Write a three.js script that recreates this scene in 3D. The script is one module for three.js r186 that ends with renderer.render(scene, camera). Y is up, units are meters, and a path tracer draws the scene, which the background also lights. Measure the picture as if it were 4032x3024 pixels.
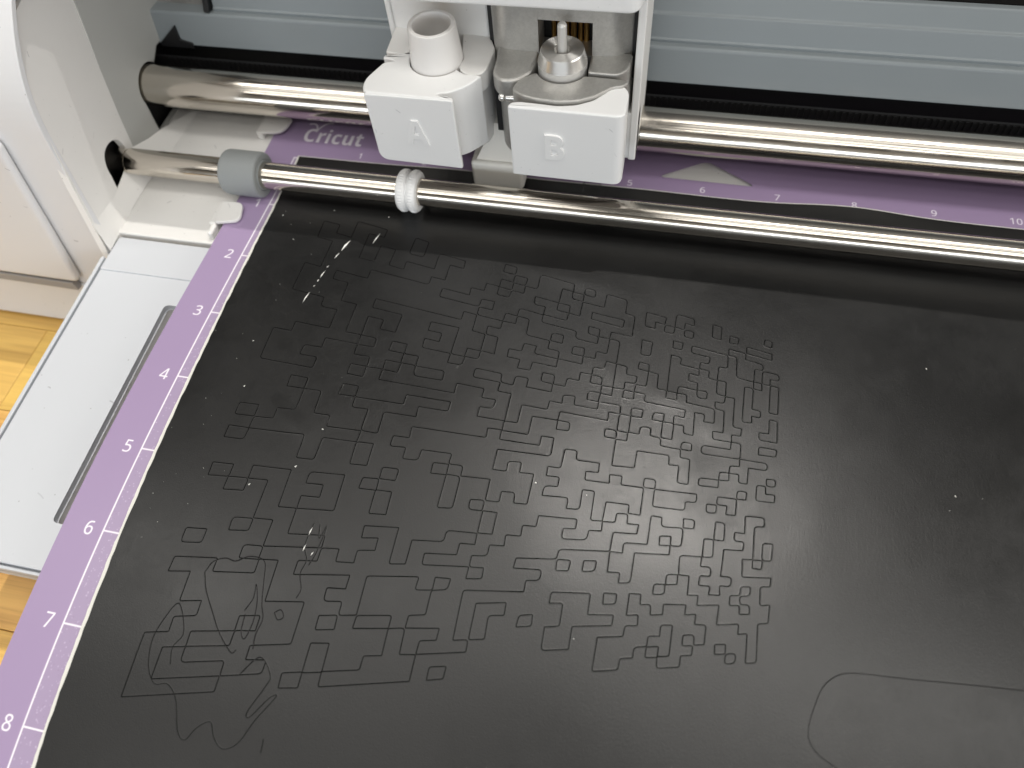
import * as THREE from 'three';
import { RoundedBoxGeometry } from 'three/addons/geometries/RoundedBoxGeometry.js';
import { ConvexGeometry } from 'three/addons/geometries/ConvexGeometry.js';
import { TextGeometry } from 'three/addons/geometries/TextGeometry.js';
import { FontLoader } from 'three/addons/loaders/FontLoader.js';
import { RectAreaLightUniformsLib } from 'three/addons/lights/RectAreaLightUniformsLib.js';
import { mergeGeometries } from 'three/addons/utils/BufferGeometryUtils.js';

// All shapes are laid out in inches (the cutting mat carries an inch ruler); S turns them into metres.
// Origin of the inch frame: top left corner of the mat's ruled field; x right, y up, z towards the viewer. The table top is y = -2.
const S = 0.0254, TABLE = -2, LIFT = 0.75 - TABLE * S;
const W = (x, y, z) => new THREE.Vector3(x * S, y * S + LIFT, z * S);
const scene = new THREE.Scene();

// ---------------------------------------------------------------- camera
const camera = new THREE.PerspectiveCamera(2 * Math.atan(1512 / 3050) * 180 / Math.PI, 4 / 3, 0.01, 30);
{
  const m = new THREE.Matrix4().makeBasis(
    new THREE.Vector3(0.975840, -0.066738, -0.208043),
    new THREE.Vector3(-0.142902, 0.525328, -0.838814),
    new THREE.Vector3(0.165271, 0.848278, 0.503100));
  camera.quaternion.setFromRotationMatrix(m);
  camera.position.copy(W(5.585, 7.730, 8.006));
  camera.focus = 9.0 * S;
  camera.userData.fStop = 11;
  scene.add(camera);
}
// ---------------------------------------------------------------- light
const renderer = new THREE.WebGLRenderer();
renderer.toneMapping = THREE.LinearToneMapping;
renderer.toneMappingExposure = 1.06;
renderer.shadowMap.enabled = true;
scene.background = new THREE.Color(0x000000);
RectAreaLightUniformsLib.init();
const CEIL = 75;                                     // ceiling height above the mat, inches
const KEY = [8.2, 72.5, -22.5];                      // small downlight behind the machine: sheen on the vinyl, shadow of the lid
const KEY_CD = 4.8, PANEL = [5.0, 0.7, 1.8, 3.2], PANEL_GLOW = 0.7, WINDOW = 3.2, WINDOW_GLOW = 1.1, SIDE = 2.2, SIDE_GLOW = 0.7;
const COL_KEY = new THREE.Color(1, 0.96, 0.90), COL_PANEL = new THREE.Color(1, 0.975, 0.925), COL_WIN = new THREE.Color(0.86, 0.93, 1.0), COL_SIDE = new THREE.Color(1, 0.97, 0.92);

// ---------------------------------------------------------------- helpers
function rng(a) { return () => { a |= 0; a = a + 0x6D2B79F5 | 0; let t = Math.imul(a ^ a >>> 15, 1 | a); t = t + Math.imul(t ^ t >>> 7, 61 | t) ^ t; return ((t ^ t >>> 14) >>> 0) / 4294967296; }; }
const lerp = (a, b, t) => a + (b - a) * t;
const sstep = (a, b, x) => { const t = Math.min(1, Math.max(0, (x - a) / (b - a))); return t * t * (3 - 2 * t); };
const taken = new Map();
function numbered(n) { const k = taken.get(n) || 0; taken.set(n, k + 1); return k ? `${n}_${String(k).padStart(3, '0')}` : n; }
function toCreasedNormals(g0, angle) {              // area weighted, so that flat caps stay flat beside their rounded edges
  const g = g0.index ? g0.toNonIndexed() : g0, p = g.attributes.position, n = p.count, fn = [], at = new Map(), ids = new Int32Array(n), lists = [];
  const a = new THREE.Vector3(), b = new THREE.Vector3(), c = new THREE.Vector3();
  for (let i = 0; i < n; i += 3) { a.fromBufferAttribute(p, i); b.fromBufferAttribute(p, i + 1); c.fromBufferAttribute(p, i + 2); fn.push(b.clone().sub(a).cross(c.clone().sub(a))); }
  const unit = fn.map(v => v.clone().normalize());
  for (let i = 0; i < n; i++) {
    const k = `${Math.round(p.getX(i) * 2e4)},${Math.round(p.getY(i) * 2e4)},${Math.round(p.getZ(i) * 2e4)}`;
    let q = at.get(k); if (q === undefined) { q = lists.length; at.set(k, q); lists.push([]); }
    ids[i] = q; lists[q].push(Math.floor(i / 3));
  }
  const out = new Float32Array(n * 3), lim = Math.cos(angle), v = new THREE.Vector3();
  for (let i = 0; i < n; i++) {
    const f = Math.floor(i / 3); v.set(0, 0, 0);
    for (const o of lists[ids[i]]) if (unit[o].dot(unit[f]) > lim) v.add(fn[o]);
    if (v.lengthSq() < 1e-30) v.copy(unit[f]);
    v.normalize(); out[3 * i] = v.x; out[3 * i + 1] = v.y; out[3 * i + 2] = v.z;
  }
  g.setAttribute('normal', new THREE.BufferAttribute(out, 3));
  return g;
}
function boxUV(g) {                                  // uv in inches, by the main direction of every face
  const p = g.attributes.position, n = g.attributes.normal, uv = new Float32Array(p.count * 2);
  for (let i = 0; i < p.count; i += 3) {
    let nx = 0, ny = 0, nz = 0;
    for (let k = 0; k < 3; k++) { nx += n.getX(i + k); ny += n.getY(i + k); nz += n.getZ(i + k); }
    nx = Math.abs(nx); ny = Math.abs(ny); nz = Math.abs(nz);
    for (let k = 0; k < 3; k++) {
      const x = p.getX(i + k), y = p.getY(i + k), z = p.getZ(i + k);
      const [u, v] = ny >= nx && ny >= nz ? [x, z] : nx >= nz ? [z, y] : [x, y];
      uv[2 * (i + k)] = u; uv[2 * (i + k) + 1] = v;
    }
  }
  g.setAttribute('uv', new THREE.BufferAttribute(uv, 2));
  return g;
}
function clean(g, keepUV) {
  let o = g.index ? g.toNonIndexed() : g;
  for (const k of Object.keys(o.attributes)) if (!['position', 'normal', 'uv'].includes(k)) o.deleteAttribute(k);
  if (!o.attributes.normal) o.computeVertexNormals();
  return keepUV ? o : boxUV(o);
}
function mesh(name, geos, mat, parent, keepUV) {     // merges into ONE named mesh under a thing (or the scene)
  const g = mergeGeometries([geos].flat().map(x => clean(x, keepUV)), false);
  const at = parent.userData.at || [0, 0, 0];
  g.translate(-at[0], -at[1], -at[2]);
  g.scale(S, S, S);
  const m = new THREE.Mesh(g, mat);
  m.name = parent === scene || parent.userData.top ? name : name;
  m.castShadow = m.receiveShadow = true;
  if (parent.isMesh) m.userData.at = at;
  parent.add(m);
  m.userData.at = at;
  return m;
}
function thing(name, at, label, category, group) {
  const o = new THREE.Group();
  o.name = numbered(name);
  o.position.copy(W(...at));
  o.userData = { at, label, category };
  if (group) o.userData.group = group;
  scene.add(o);
  return o;
}
function solo(name, at, geos, mat, userData, keepUV) { // a thing that is one mesh
  const m = mesh(name, geos, mat, { userData: { at }, add() {} }, keepUV);
  m.name = numbered(name); m.position.copy(W(...at));
  m.userData = { at, ...userData };
  scene.add(m);
  return m;
}
const rbox = (x0, x1, y0, y1, z0, z1, r = 0.02, seg = 3) => new RoundedBoxGeometry(x1 - x0, y1 - y0, z1 - z0, seg, Math.min(r, (x1 - x0) / 2.01, (y1 - y0) / 2.01, (z1 - z0) / 2.01)).translate((x0 + x1) / 2, (y0 + y1) / 2, (z0 + z1) / 2);
const bx = (x0, x1, y0, y1, z0, z1) => new THREE.BoxGeometry(x1 - x0, y1 - y0, z1 - z0).translate((x0 + x1) / 2, (y0 + y1) / 2, (z0 + z1) / 2);
function roundShape(pts, r = 0.05) {                 // closed outline; a point may carry its own radius as third entry
  const n = pts.length, s = new THREE.Shape();
  for (let i = 0; i < n; i++) {
    const p = pts[i], a = pts[(i + n - 1) % n], b = pts[(i + 1) % n];
    const la = Math.hypot(a[0] - p[0], a[1] - p[1]), lb = Math.hypot(b[0] - p[0], b[1] - p[1]);
    const k = Math.min(p[2] ?? r, la * 0.48, lb * 0.48);
    const q = [p[0] + (a[0] - p[0]) / la * k, p[1] + (a[1] - p[1]) / la * k], t = [p[0] + (b[0] - p[0]) / lb * k, p[1] + (b[1] - p[1]) / lb * k];
    if (i) s.lineTo(...q); else s.moveTo(...q);
    s.quadraticCurveTo(p[0], p[1], ...t);
  }
  s.closePath();
  return s;
}
function extrude(shape, d, bevel = 0.015, seg = 12) { // from 0 to d along z, edges rounded inside the outline
  const b = Math.min(bevel, d * 0.45);
  const g = new THREE.ExtrudeGeometry(shape, { depth: d - 2 * b, bevelEnabled: b > 0, bevelThickness: b, bevelSize: b, bevelOffset: -b, bevelSegments: 3, curveSegments: seg });
  g.translate(0, 0, b);
  return toCreasedNormals(g, 0.45);
}
const prismY = (pts, y0, y1, r = 0.05, bevel = 0.015) => extrude(roundShape(pts.map(p => [p[0], -p[1], p[2] ?? r]), r), y1 - y0, bevel).rotateX(-Math.PI / 2).translate(0, y0, 0); // pts are [x, z]
const prismX = (pts, x0, x1, r = 0.01, bevel = 0.01) => extrude(roundShape(pts, r), x1 - x0, bevel).rotateY(-Math.PI / 2).translate(x1, 0, 0);      // pts are [z, y]
const cylX = (x0, x1, y, z, r, seg = 64) => new THREE.CylinderGeometry(r, r, x1 - x0, seg, 1).rotateZ(Math.PI / 2).translate((x0 + x1) / 2, y, z);
function latheX(prof, y, z, seg = 64) {              // prof: [x, r]
  const g = new THREE.LatheGeometry(prof.map(([x, r]) => new THREE.Vector2(Math.max(r, 0.0001), x)), seg);
  return toCreasedNormals(g.rotateZ(-Math.PI / 2), 0.6).translate(0, y, z);
}
function latheY(prof, x, z, seg = 64) {              // prof: [r, y]
  return toCreasedNormals(new THREE.LatheGeometry(prof.map(([r, y]) => new THREE.Vector2(Math.max(r, 0.0001), y)), seg), 0.6).translate(x, 0, z);
}
function arc(cx, cz, r, a0, a1, n = 10) { const o = []; for (let i = 0; i <= n; i++) { const a = lerp(a0, a1, i / n) * Math.PI / 180; o.push([cx + r * Math.cos(a), cz + r * Math.sin(a)]); } return o; }

// ---------------------------------------------------------------- procedural textures
function noiseTile(n, octaves, seed, gain = 0.5) {   // tileable value noise, 0..1
  const out = new Float32Array(n * n);
  let amp = 1, sum = 0;
  octaves.forEach(([cx, cy], o) => {
    const r = rng(seed + o * 977), grid = new Float32Array(cx * cy).map(() => r());
    for (let y = 0; y < n; y++) for (let x = 0; x < n; x++) {
      const fx = x / n * cx, fy = y / n * cy, ix = Math.floor(fx), iy = Math.floor(fy), tx = sstep(0, 1, fx - ix), ty = sstep(0, 1, fy - iy);
      const at = (i, j) => grid[(j % cy) * cx + (i % cx)];
      out[y * n + x] += amp * lerp(lerp(at(ix, iy), at(ix + 1, iy), tx), lerp(at(ix, iy + 1), at(ix + 1, iy + 1), tx), ty);
    }
    sum += amp; amp *= gain;
  });
  for (let i = 0; i < out.length; i++) out[i] /= sum;
  return out;
}
function texture(n, field, fn, srgb, rx, ry = rx) {  // rx, ry: repeats per inch of uv
  const d = new Uint8Array(n * n * 4);
  for (let i = 0; i < n * n; i++) { const c = fn(field[i], i); d[4 * i] = c[0]; d[4 * i + 1] = c[1]; d[4 * i + 2] = c[2]; d[4 * i + 3] = 255; }
  const t = new THREE.DataTexture(d, n, n);
  t.wrapS = t.wrapT = THREE.RepeatWrapping; t.magFilter = t.minFilter = THREE.LinearFilter; t.needsUpdate = true;
  if (srgb) t.colorSpace = THREE.SRGBColorSpace;
  t.repeat.set(rx, ry);
  return t;
}
const g255 = v => { const c = Math.max(0, Math.min(255, v * 255)); return [c, c, c]; };
const fineField = noiseTile(512, [[64, 64], [128, 128], [256, 256]], 11, 0.8);
const fineBump = texture(512, fineField, v => g255(v), false, 0.9);
const castBump = texture(512, noiseTile(512, [[90, 90], [200, 200]], 21, 0.9), v => g255(v), false, 0.8);
const brushX = texture(512, noiseTile(512, [[2, 128], [4, 256], [24, 256]], 31, 0.8), v => g255(v), false, 0.12, 0.9);
const smearRough = (lo, hi, seed, rep, oct = [[3, 3], [9, 9], [40, 40]]) => texture(512, noiseTile(512, oct, seed, 0.6), v => g255(lerp(lo, hi, sstep(0.3, 0.7, v))), false, rep);

const lin = (r, g, b) => new THREE.Color().setRGB(r, g, b);
const std = (c, rough, extra = {}) => new THREE.MeshPhysicalMaterial({ color: c, roughness: rough, side: THREE.DoubleSide, ...extra });
const plastic = (c, rough = 0.5, bump = 0.000008) => std(c, rough, { bumpMap: fineBump, bumpScale: bump });
const M = {
  white: plastic(lin(0.82, 0.81, 0.79), 0.5),
  whiteBed: plastic(lin(0.80, 0.79, 0.77), 0.42),
  whiteTray: plastic(lin(0.60, 0.62, 0.655), 0.38, 0.00001),
  whiteLever: plastic(lin(0.87, 0.87, 0.865), 0.45),
  whiteTube: plastic(lin(0.78, 0.76, 0.74), 0.5, 0.00001),
  shell: plastic(lin(0.71, 0.715, 0.73), 0.5, 0.00001),
  panelBlue: plastic(lin(0.215, 0.24, 0.252), 0.36, 0.000004),
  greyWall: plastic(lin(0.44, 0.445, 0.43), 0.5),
  greyStrip: plastic(lin(0.30, 0.29, 0.285), 0.55),
  greyLiner: plastic(lin(0.26, 0.26, 0.275), 0.5),
  greyRubber: plastic(lin(0.27, 0.285, 0.285), 0.6, 0.000012),
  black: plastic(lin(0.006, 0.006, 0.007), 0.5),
  steel: std(lin(0.64, 0.595, 0.53), 0.2, { metalness: 1, roughnessMap: null, bumpMap: brushX, bumpScale: 0.000006 }),
  cast: std(lin(0.55, 0.54, 0.515), 0.43, { metalness: 0.8, bumpMap: castBump, bumpScale: 0.00004 }),
  chrome: std(lin(0.80, 0.79, 0.77), 0.24, { metalness: 0.85 }),
  satin: std(lin(0.76, 0.75, 0.73), 0.42, { metalness: 0.6, bumpMap: brushX, bumpScale: 0.00001 }),
  brass: std(lin(0.5, 0.31, 0.11), 0.3, { metalness: 1 }),
  clear: new THREE.MeshPhysicalMaterial({ color: 0xffffff, roughness: 0.03, transmission: 1, thickness: 0, ior: 1.49, side: THREE.DoubleSide }),
  softWhite: plastic(lin(0.78, 0.76, 0.71), 0.35, 0.00001),
};
M.steel.roughnessMap = smearRough(0.55, 1.0, 41, 0.35, [[4, 40], [8, 90], [60, 200]]); M.steel.roughness = 0.19;
M.whiteTray.roughnessMap = smearRough(0.75, 1.0, 43, 0.13); M.whiteTray.roughness = 0.45;
M.panelBlue.roughnessMap = smearRough(0.62, 1.0, 47, 0.11); M.panelBlue.roughness = 0.46;
M.cast.map = texture(512, noiseTile(512, [[60, 60], [128, 128], [256, 256]], 53, 0.9), v => g255(lerp(0.9, 1.0, sstep(0.25, 0.75, v))), false, 0.5);
{                                                    // handling marks on the white plastic: short grey scuffs and specks
  const wear = (seed, scuffs, specks, rep) => {
    const cv = document.createElement('canvas'); cv.width = cv.height = 1024;
    const c = cv.getContext('2d'), r = rng(seed);
    c.fillStyle = '#ffffff'; c.fillRect(0, 0, 1024, 1024);
    for (let i = 0; i < scuffs; i++) {
      const x = r() * 1000, y = r() * 1000, a = r() * 6.3, l = 6 + r() * 16;
      c.strokeStyle = `rgba(90,90,95,${0.12 + r() * 0.3})`; c.lineWidth = 1 + r() * 2.2;
      c.beginPath(); c.moveTo(x, y); c.quadraticCurveTo(x + l * Math.cos(a) * 0.5 + r() * 5, y + l * Math.sin(a) * 0.5 + r() * 5, x + l * Math.cos(a), y + l * Math.sin(a)); c.stroke();
    }
    for (let i = 0; i < specks; i++) { c.fillStyle = `rgba(95,90,85,${0.1 + r() * 0.35})`; const q = 0.8 + r() * 1.8; c.fillRect(r() * 1020, r() * 1020, q, q); }
    const t = new THREE.CanvasTexture(cv); t.colorSpace = THREE.SRGBColorSpace; t.wrapS = t.wrapT = THREE.RepeatWrapping; t.repeat.set(rep, rep);
    return t;
  };
  M.whiteTray.map = wear(3, 26, 120, 0.16);
  M.whiteBed.map = wear(13, 30, 220, 0.21);
  M.white.map = wear(17, 14, 160, 0.23);
  M.shell.map = wear(19, 12, 150, 0.17);
  M.whiteLever.map = wear(23, 22, 130, 0.31);
}

// ---------------------------------------------------------------- room outside the frame: what lights the scene and what the shiny rods mirror
const matWall = std(lin(0.45, 0.43, 0.40), 0.9), matCeil = std(lin(0.2, 0.2, 0.195), 0.95), matFloor = std(lin(0.16, 0.14, 0.12), 0.7);
const FLOORY = TABLE - 0.75 / S;
const struct = (name, geo, mat) => solo(name, [0, 0, 0], geo, mat, { kind: 'structure' });
struct('room_floor', bx(-110, 120, FLOORY - 4, FLOORY, -90, 120), matFloor);
struct('room_ceiling', bx(-110, 120, CEIL, CEIL + 4, -90, 120), matCeil);
struct('wall_back', bx(-110, 120, FLOORY, CEIL, -94, -90), matWall);
struct('wall_left', bx(-114, -110, FLOORY, CEIL, -90, 120), matWall);
struct('wall_right', [bx(120, 124, FLOORY, 2, -90, 120), bx(120, 124, 62, CEIL, -90, 120), bx(120, 124, 2, 62, -90, -60), bx(120, 124, 2, 62, 80, 120)], std(lin(0.5, 0.46, 0.41), 0.9));
struct('wall_front', [bx(-110, 120, FLOORY, 2, 120, 124), bx(-110, 120, 30, CEIL, 120, 124), bx(-110, -70, 2, 30, 120, 124), bx(80, 120, 2, 30, 120, 124)], matWall);
function areaLight(name, x, y, z, w, h, color, intensity, look) {
  const l = new THREE.RectAreaLight(color, intensity, w * S, h * S);
  l.name = name; l.position.copy(W(x, y, z)); scene.add(l); l.lookAt(W(...look)); l.updateMatrixWorld(true);
}
{
  const glow = new THREE.MeshStandardMaterial({ color: 0x222222, emissive: COL_PANEL, emissiveIntensity: PANEL_GLOW, roughness: 0.8 });
  const frame = std(lin(0.6, 0.6, 0.6), 0.5);
  let k = 0;
  const where = ['back row', 'second row', 'third row', 'front row'];
  [3, 24, 46, 70].forEach((z, row) => [-34, 34].forEach(x => {
    const t = thing('ceiling_light', [x, CEIL, z], `long white ceiling light panel, ${where[row]} ${x < 0 ? 'to the left' : 'to the right'} above the table`, 'ceiling light', 'panels in the ceiling');
    mesh('diffuser', bx(x - 28, x + 28, CEIL - 1, CEIL - 0.2, z - 7, z + 7), glow, t);
    mesh('frame', [bx(x - 29, x + 29, CEIL - 1.4, CEIL - 0.1, z - 8, z - 7), bx(x - 29, x + 29, CEIL - 1.4, CEIL - 0.1, z + 7, z + 8), bx(x - 29, x - 28, CEIL - 1.4, CEIL - 0.1, z - 7, z + 7), bx(x + 28, x + 29, CEIL - 1.4, CEIL - 0.1, z - 7, z + 7)], frame, t);
    areaLight('panel_light', x, CEIL - 1.1, z, 56, 14, COL_PANEL, PANEL[row], [x, 0, z]);
  }));
  const d = thing('downlight', [KEY[0], CEIL, KEY[2]], 'small round ceiling downlight behind the cutting machine', 'ceiling light');
  mesh('housing', latheY([[0.9, CEIL], [1.6, CEIL], [1.6, CEIL - 2.2], [1.4, CEIL - 2.2], [0.9, CEIL - 0.4]], KEY[0], KEY[2]), frame, d);
  mesh('bulb', new THREE.SphereGeometry(0.55, 24, 16).translate(KEY[0], KEY[1], KEY[2]), new THREE.MeshStandardMaterial({ color: 0x222222, emissive: COL_KEY, emissiveIntensity: 3 }), d);
  const p = new THREE.PointLight(COL_KEY, KEY_CD, 0, 2);
  p.position.copy(W(...KEY)); p.castShadow = true; p.shadow.radius = 0.18; scene.add(p);
  const w = thing('shop_window', [5, 2, 120], 'wide bright window in the wall behind the viewer', 'window');
  mesh('pane', bx(-70, 80, 3, 29, 121, 122), new THREE.MeshStandardMaterial({ color: 0x222222, emissive: COL_WIN, emissiveIntensity: WINDOW_GLOW }), w);
  mesh('frame', [bx(-70, 80, 2, 3, 119, 123), bx(-70, 80, 29, 30, 119, 123), bx(4, 6, 3, 29, 119, 121)], frame, w);
  const sd = thing('side_fill', [121, 2, 10], 'added warm glowing panel to the right of the machine, brightening its left inner face', 'window');  // added fill source, no window known there; brightens the left inner face
  mesh('pane', bx(121, 122, 3, 61, -59, 79), new THREE.MeshStandardMaterial({ color: 0x222222, emissive: COL_SIDE, emissiveIntensity: SIDE_GLOW }), sd);
  mesh('frame', [bx(119, 123, 2, 3, -60, 80), bx(119, 123, 61, 62, -60, 80), bx(119, 121, 3, 61, 9, 11)], frame, sd);
  areaLight('side_light', 120.5, 32, 10, 138, 58, COL_SIDE, SIDE, [0, 32, 10]);
  areaLight('window_light', 5, 16, 120.5, 150, 26, COL_WIN, WINDOW, [5, 16, 0]);
}

// ---------------------------------------------------------------- wooden table of glued staves
{
  const t = thing('wooden_table', [0, TABLE, 0], 'honey coloured butcher block table top under the white cutting machine', 'table');
  const woods = [];
  for (let k = 0; k < 6; k++) {
    const a = noiseTile(512, [[4, 10], [9, 30], [20, 90], [24, 250]], 300 + k * 17, 0.75), b = noiseTile(512, [[2, 3], [5, 9]], 500 + k, 0.5), r = rng(k + 5);
    const c0 = [0.72 + r() * 0.06, 0.44 + r() * 0.04, 0.115 + r() * 0.02], k1 = 0.66 + r() * 0.12;
    const tx = texture(512, a, (v, i) => { const m = lerp(k1, 1.12, sstep(0.25, 0.7, v * 0.75 + b[i] * 0.25)); return c0.map((c, j) => 255 * Math.pow(Math.min(1, c * Math.pow(m, 1 + j * 0.25)), 1 / 2.2)); }, true, 0.07, 0.3);
    woods.push(std(new THREE.Color(1, 1, 1), 0.42, { map: tx, bumpMap: texture(512, a, v => g255(v), false, 0.07, 0.3), bumpScale: 0.00006 }));
  }
  const r = rng(77);
  mesh('table_core', bx(-16, 18, TABLE - 1.4, TABLE - 0.5, -8, 13), woods[0], t);
  for (let row = 0; row < 14; row++) {
    const z0 = -8 + row * 1.5;
    let x = -16 - r() * 4;
    while (x < 18) {
      const x1 = Math.min(18, x + 6 + r() * 9), x0 = Math.max(-16, x);
      if (x1 - x0 > 0.3) {
        const g = rbox(x0 + 0.004, x1 - 0.004, TABLE - 0.5, TABLE - r() * 0.004, z0 + 0.004, z0 + 1.496, 0.012, 2);
        mesh('stave', g, woods[Math.floor(r() * 6)], t);
      }
      x = x1;
    }
  }
}

// ---------------------------------------------------------------- cutting machine
const frontZ = y => y < 1.3 ? 2.044 - 0.128 * (y + 0.18) : 1.8546 - 0.16 * (y - 1.3) - 0.28 * Math.pow(Math.max(0, y - 1.55), 2.2);
const cm = thing('cutting_machine', [4, TABLE, 0], 'white electronic cutting machine with open front tray and two steel rods', 'cutting machine');
{
  // base under the bed and the lower front of the left end
  mesh('base', [bx(-2.1, 14, TABLE + 0.05, -0.32, -3, 1.70), bx(-6.5, -2.15, TABLE + 0.3, -0.4, -3, 1.9)], M.shell, cm);
  // left end housing: a leaning front skin, rounding back at the top
  const prof = [];
  for (let y = -1.02; y <= 2.95; y += 0.1) prof.push([frontZ(y), y]);
  const back = prof.slice().reverse().map(([z, y]) => [z - 0.1, y]);
  mesh('housing_front', [prismX([...prof, [0.9, 3.02], [-0.6, 3.1], [-3, 3.1], [-3, 3.0], [-0.6, 3.0], [0.85, 2.92], ...back], -6.5, -2.1, 0.02, 0.012),
    prismX([[2.12, -2.0], [2.285, -1.95], [2.19, -1.02], [2.09, -1.02]], -6.5, -2.0, 0.03, 0.01)], M.shell, cm);
  // front cover panel lying proud on the skin, its right edge bevelled
  const lean = Math.atan(0.128), toPlane = (x, y) => [x, (y + 0.18) / Math.cos(lean)];
  const cover = extrude(roundShape([toPlane(-6.4, -0.85), toPlane(-2.85, -0.875), toPlane(-2.745, 1.5), toPlane(-6.4, 1.7)], 0.1), 0.13, 0.055);
  cover.rotateX(-lean).translate(0, -0.18, 2.044 + 0.008);
  mesh('front_cover', cover, M.shell, cm);
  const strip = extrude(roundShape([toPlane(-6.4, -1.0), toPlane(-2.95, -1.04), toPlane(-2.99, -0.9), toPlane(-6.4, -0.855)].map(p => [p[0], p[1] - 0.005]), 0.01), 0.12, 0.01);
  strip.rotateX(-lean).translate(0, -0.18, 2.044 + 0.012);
  mesh('grey_strip', strip, M.greyStrip, cm);  // plain grey strip along the lower edge of the front cover

  // chamfered inner face of the left end, with the arched opening of the roller shaft
  const O = new THREE.Vector3(-2.1, -0.18, 2.044), e1 = new THREE.Vector3(-0.1567, -0.1599, -0.9746).normalize(), e2 = new THREE.Vector3(0, 0.9868, -0.1618), n = new THREE.Vector3().crossVectors(e1, e2).normalize();
  const basis = new THREE.Matrix4().makeBasis(e1, new THREE.Vector3().crossVectors(n, e1), n).setPosition(O);
  const ch = new THREE.Shape([[-0.06, -0.25], [1.58, -0.25], [1.588, 0.6], [1.632, 1.764], [1.69, 2.24], [1.74, 2.75], [1.0, 3.16], [0.5, 3.02], [0.3, 2.88], [0.12, 2.5], [0.02, 2.0], [-0.02, 1.5], [-0.05, 1.0], [-0.05, 0.45]].map(p => new THREE.Vector2(...p)));
  const hole = new THREE.Path();
  hole.moveTo(0.80, 0.35); hole.lineTo(0.80, 0.64); hole.bezierCurveTo(0.77, 0.8, 0.83, 0.92, 0.93, 0.96); hole.bezierCurveTo(1.05, 1.0, 1.2, 0.98, 1.3, 0.9); hole.bezierCurveTo(1.42, 0.8, 1.44, 0.6, 1.4, 0.35); hole.closePath();
  ch.holes.push(hole);
  const chG = new THREE.ExtrudeGeometry(ch, { depth: 0.09, bevelEnabled: false, curveSegments: 20 }).translate(0, 0, -0.09).applyMatrix4(basis);
  mesh('inner_face', toCreasedNormals(chG, 0.5), M.white, cm);
  // deep inner wall with arched opening of the guide bar and slot of the belt
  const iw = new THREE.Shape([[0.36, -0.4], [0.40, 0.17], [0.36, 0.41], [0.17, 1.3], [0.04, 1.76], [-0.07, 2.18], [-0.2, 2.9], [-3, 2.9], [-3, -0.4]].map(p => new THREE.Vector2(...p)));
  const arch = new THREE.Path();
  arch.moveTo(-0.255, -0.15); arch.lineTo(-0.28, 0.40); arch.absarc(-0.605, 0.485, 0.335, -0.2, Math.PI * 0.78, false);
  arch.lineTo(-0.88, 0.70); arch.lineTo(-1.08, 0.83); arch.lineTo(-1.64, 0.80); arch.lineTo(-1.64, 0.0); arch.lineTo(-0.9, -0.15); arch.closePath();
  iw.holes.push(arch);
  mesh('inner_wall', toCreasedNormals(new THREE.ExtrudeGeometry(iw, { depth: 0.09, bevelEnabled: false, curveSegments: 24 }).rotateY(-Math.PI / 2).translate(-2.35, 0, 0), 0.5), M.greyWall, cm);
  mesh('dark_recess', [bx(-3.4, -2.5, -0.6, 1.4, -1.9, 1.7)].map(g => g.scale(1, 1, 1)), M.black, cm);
  // sloping sill between that wall and the bed
  {
    const top = [[-2.095, 0.27, 2.03], [-2.22, 0.10, 1.25], [-2.3, 0.12, 0.8], [-2.345, 0.165, 0.4], [-2.345, 0.02, 0.05], [-2.345, -0.09, -0.3]], low = [[-2.03, -0.19, 2.1], [-2.08, -0.165, 1.25], [-2.09, -0.165, 0.8], [-2.05, -0.165, 0.4], [-2.03, -0.165, 0.05], [-2.0, -0.165, -1.0]];
    const v = [];
    for (let i = 0; i < 5; i++) v.push(...top[i], ...low[i], ...top[i + 1], ...top[i + 1], ...low[i], ...low[i + 1]);
    const g = new THREE.BufferGeometry(); g.setAttribute('position', new THREE.BufferAttribute(new Float32Array(v), 3)); g.computeVertexNormals();
    mesh('sill', [toCreasedNormals(g, 0.9), bx(-2.36, -2.05, -0.34, -0.17, -1.0, 2.02)], M.white, cm);
  }
  // bed and its mat guides
  const bed = mesh('bed', [rbox(-2.07, 13.5, -0.3, -0.165, -1.6, 1.775, 0.02)], M.whiteBed, cm);
  mesh('mat_guide', [prismY([[-0.66, 1.10], [-0.34, 1.09, 0.1], [-0.25, 1.43, 0.13], [-0.6, 1.51]], -0.055, -0.005, 0.04, 0.015), rbox(-0.7, -0.60, -0.17, -0.02, 1.1, 1.52, 0.03), rbox(-0.66, -0.585, -0.17, -0.035, 1.50, 1.70, 0.03)], M.whiteBed, cm);
  mesh('mat_guide', [prismY([[-0.72, -0.76], [-0.26, -0.75, 0.1], [-0.31, -0.40, 0.16], [-0.66, -0.36]], -0.06, -0.01, 0.03, 0.015), rbox(-0.75, -0.64, -0.17, -0.02, -0.76, -0.36, 0.03)], M.whiteBed, cm);

  // front tray, folded down: a sloping plate with a pocket, a raised rim and a crease
  const slope = z => z < 2.43 ? -0.19 : lerp(-0.205, -0.325, (z - 2.43) / 4.1);
  const bend = g => { const p = g.attributes.position; for (let i = 0; i < p.count; i++) p.setY(i, p.getY(i) + slope(p.getZ(i))); g.computeVertexNormals(); return g; };
  const plate = (outline, hole, y0, y1) => {
    const s = roundShape(outline.map(p => [p[0], -p[1], p[2]]), 0.03);
    if (hole) s.holes.push(new THREE.Path(roundShape(hole.map(p => [p[0], -p[1], p[2]]), 0.1).getPoints(10)));
    return extrude(s, y1 - y0, 0.012).rotateX(-Math.PI / 2).translate(0, y0, 0);
  };
  const head = plate([[-2.03, 1.83], [13.4, 1.83], [13.4, 2.425], [-2.03, 2.425]], null, -0.1, 0);
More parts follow.
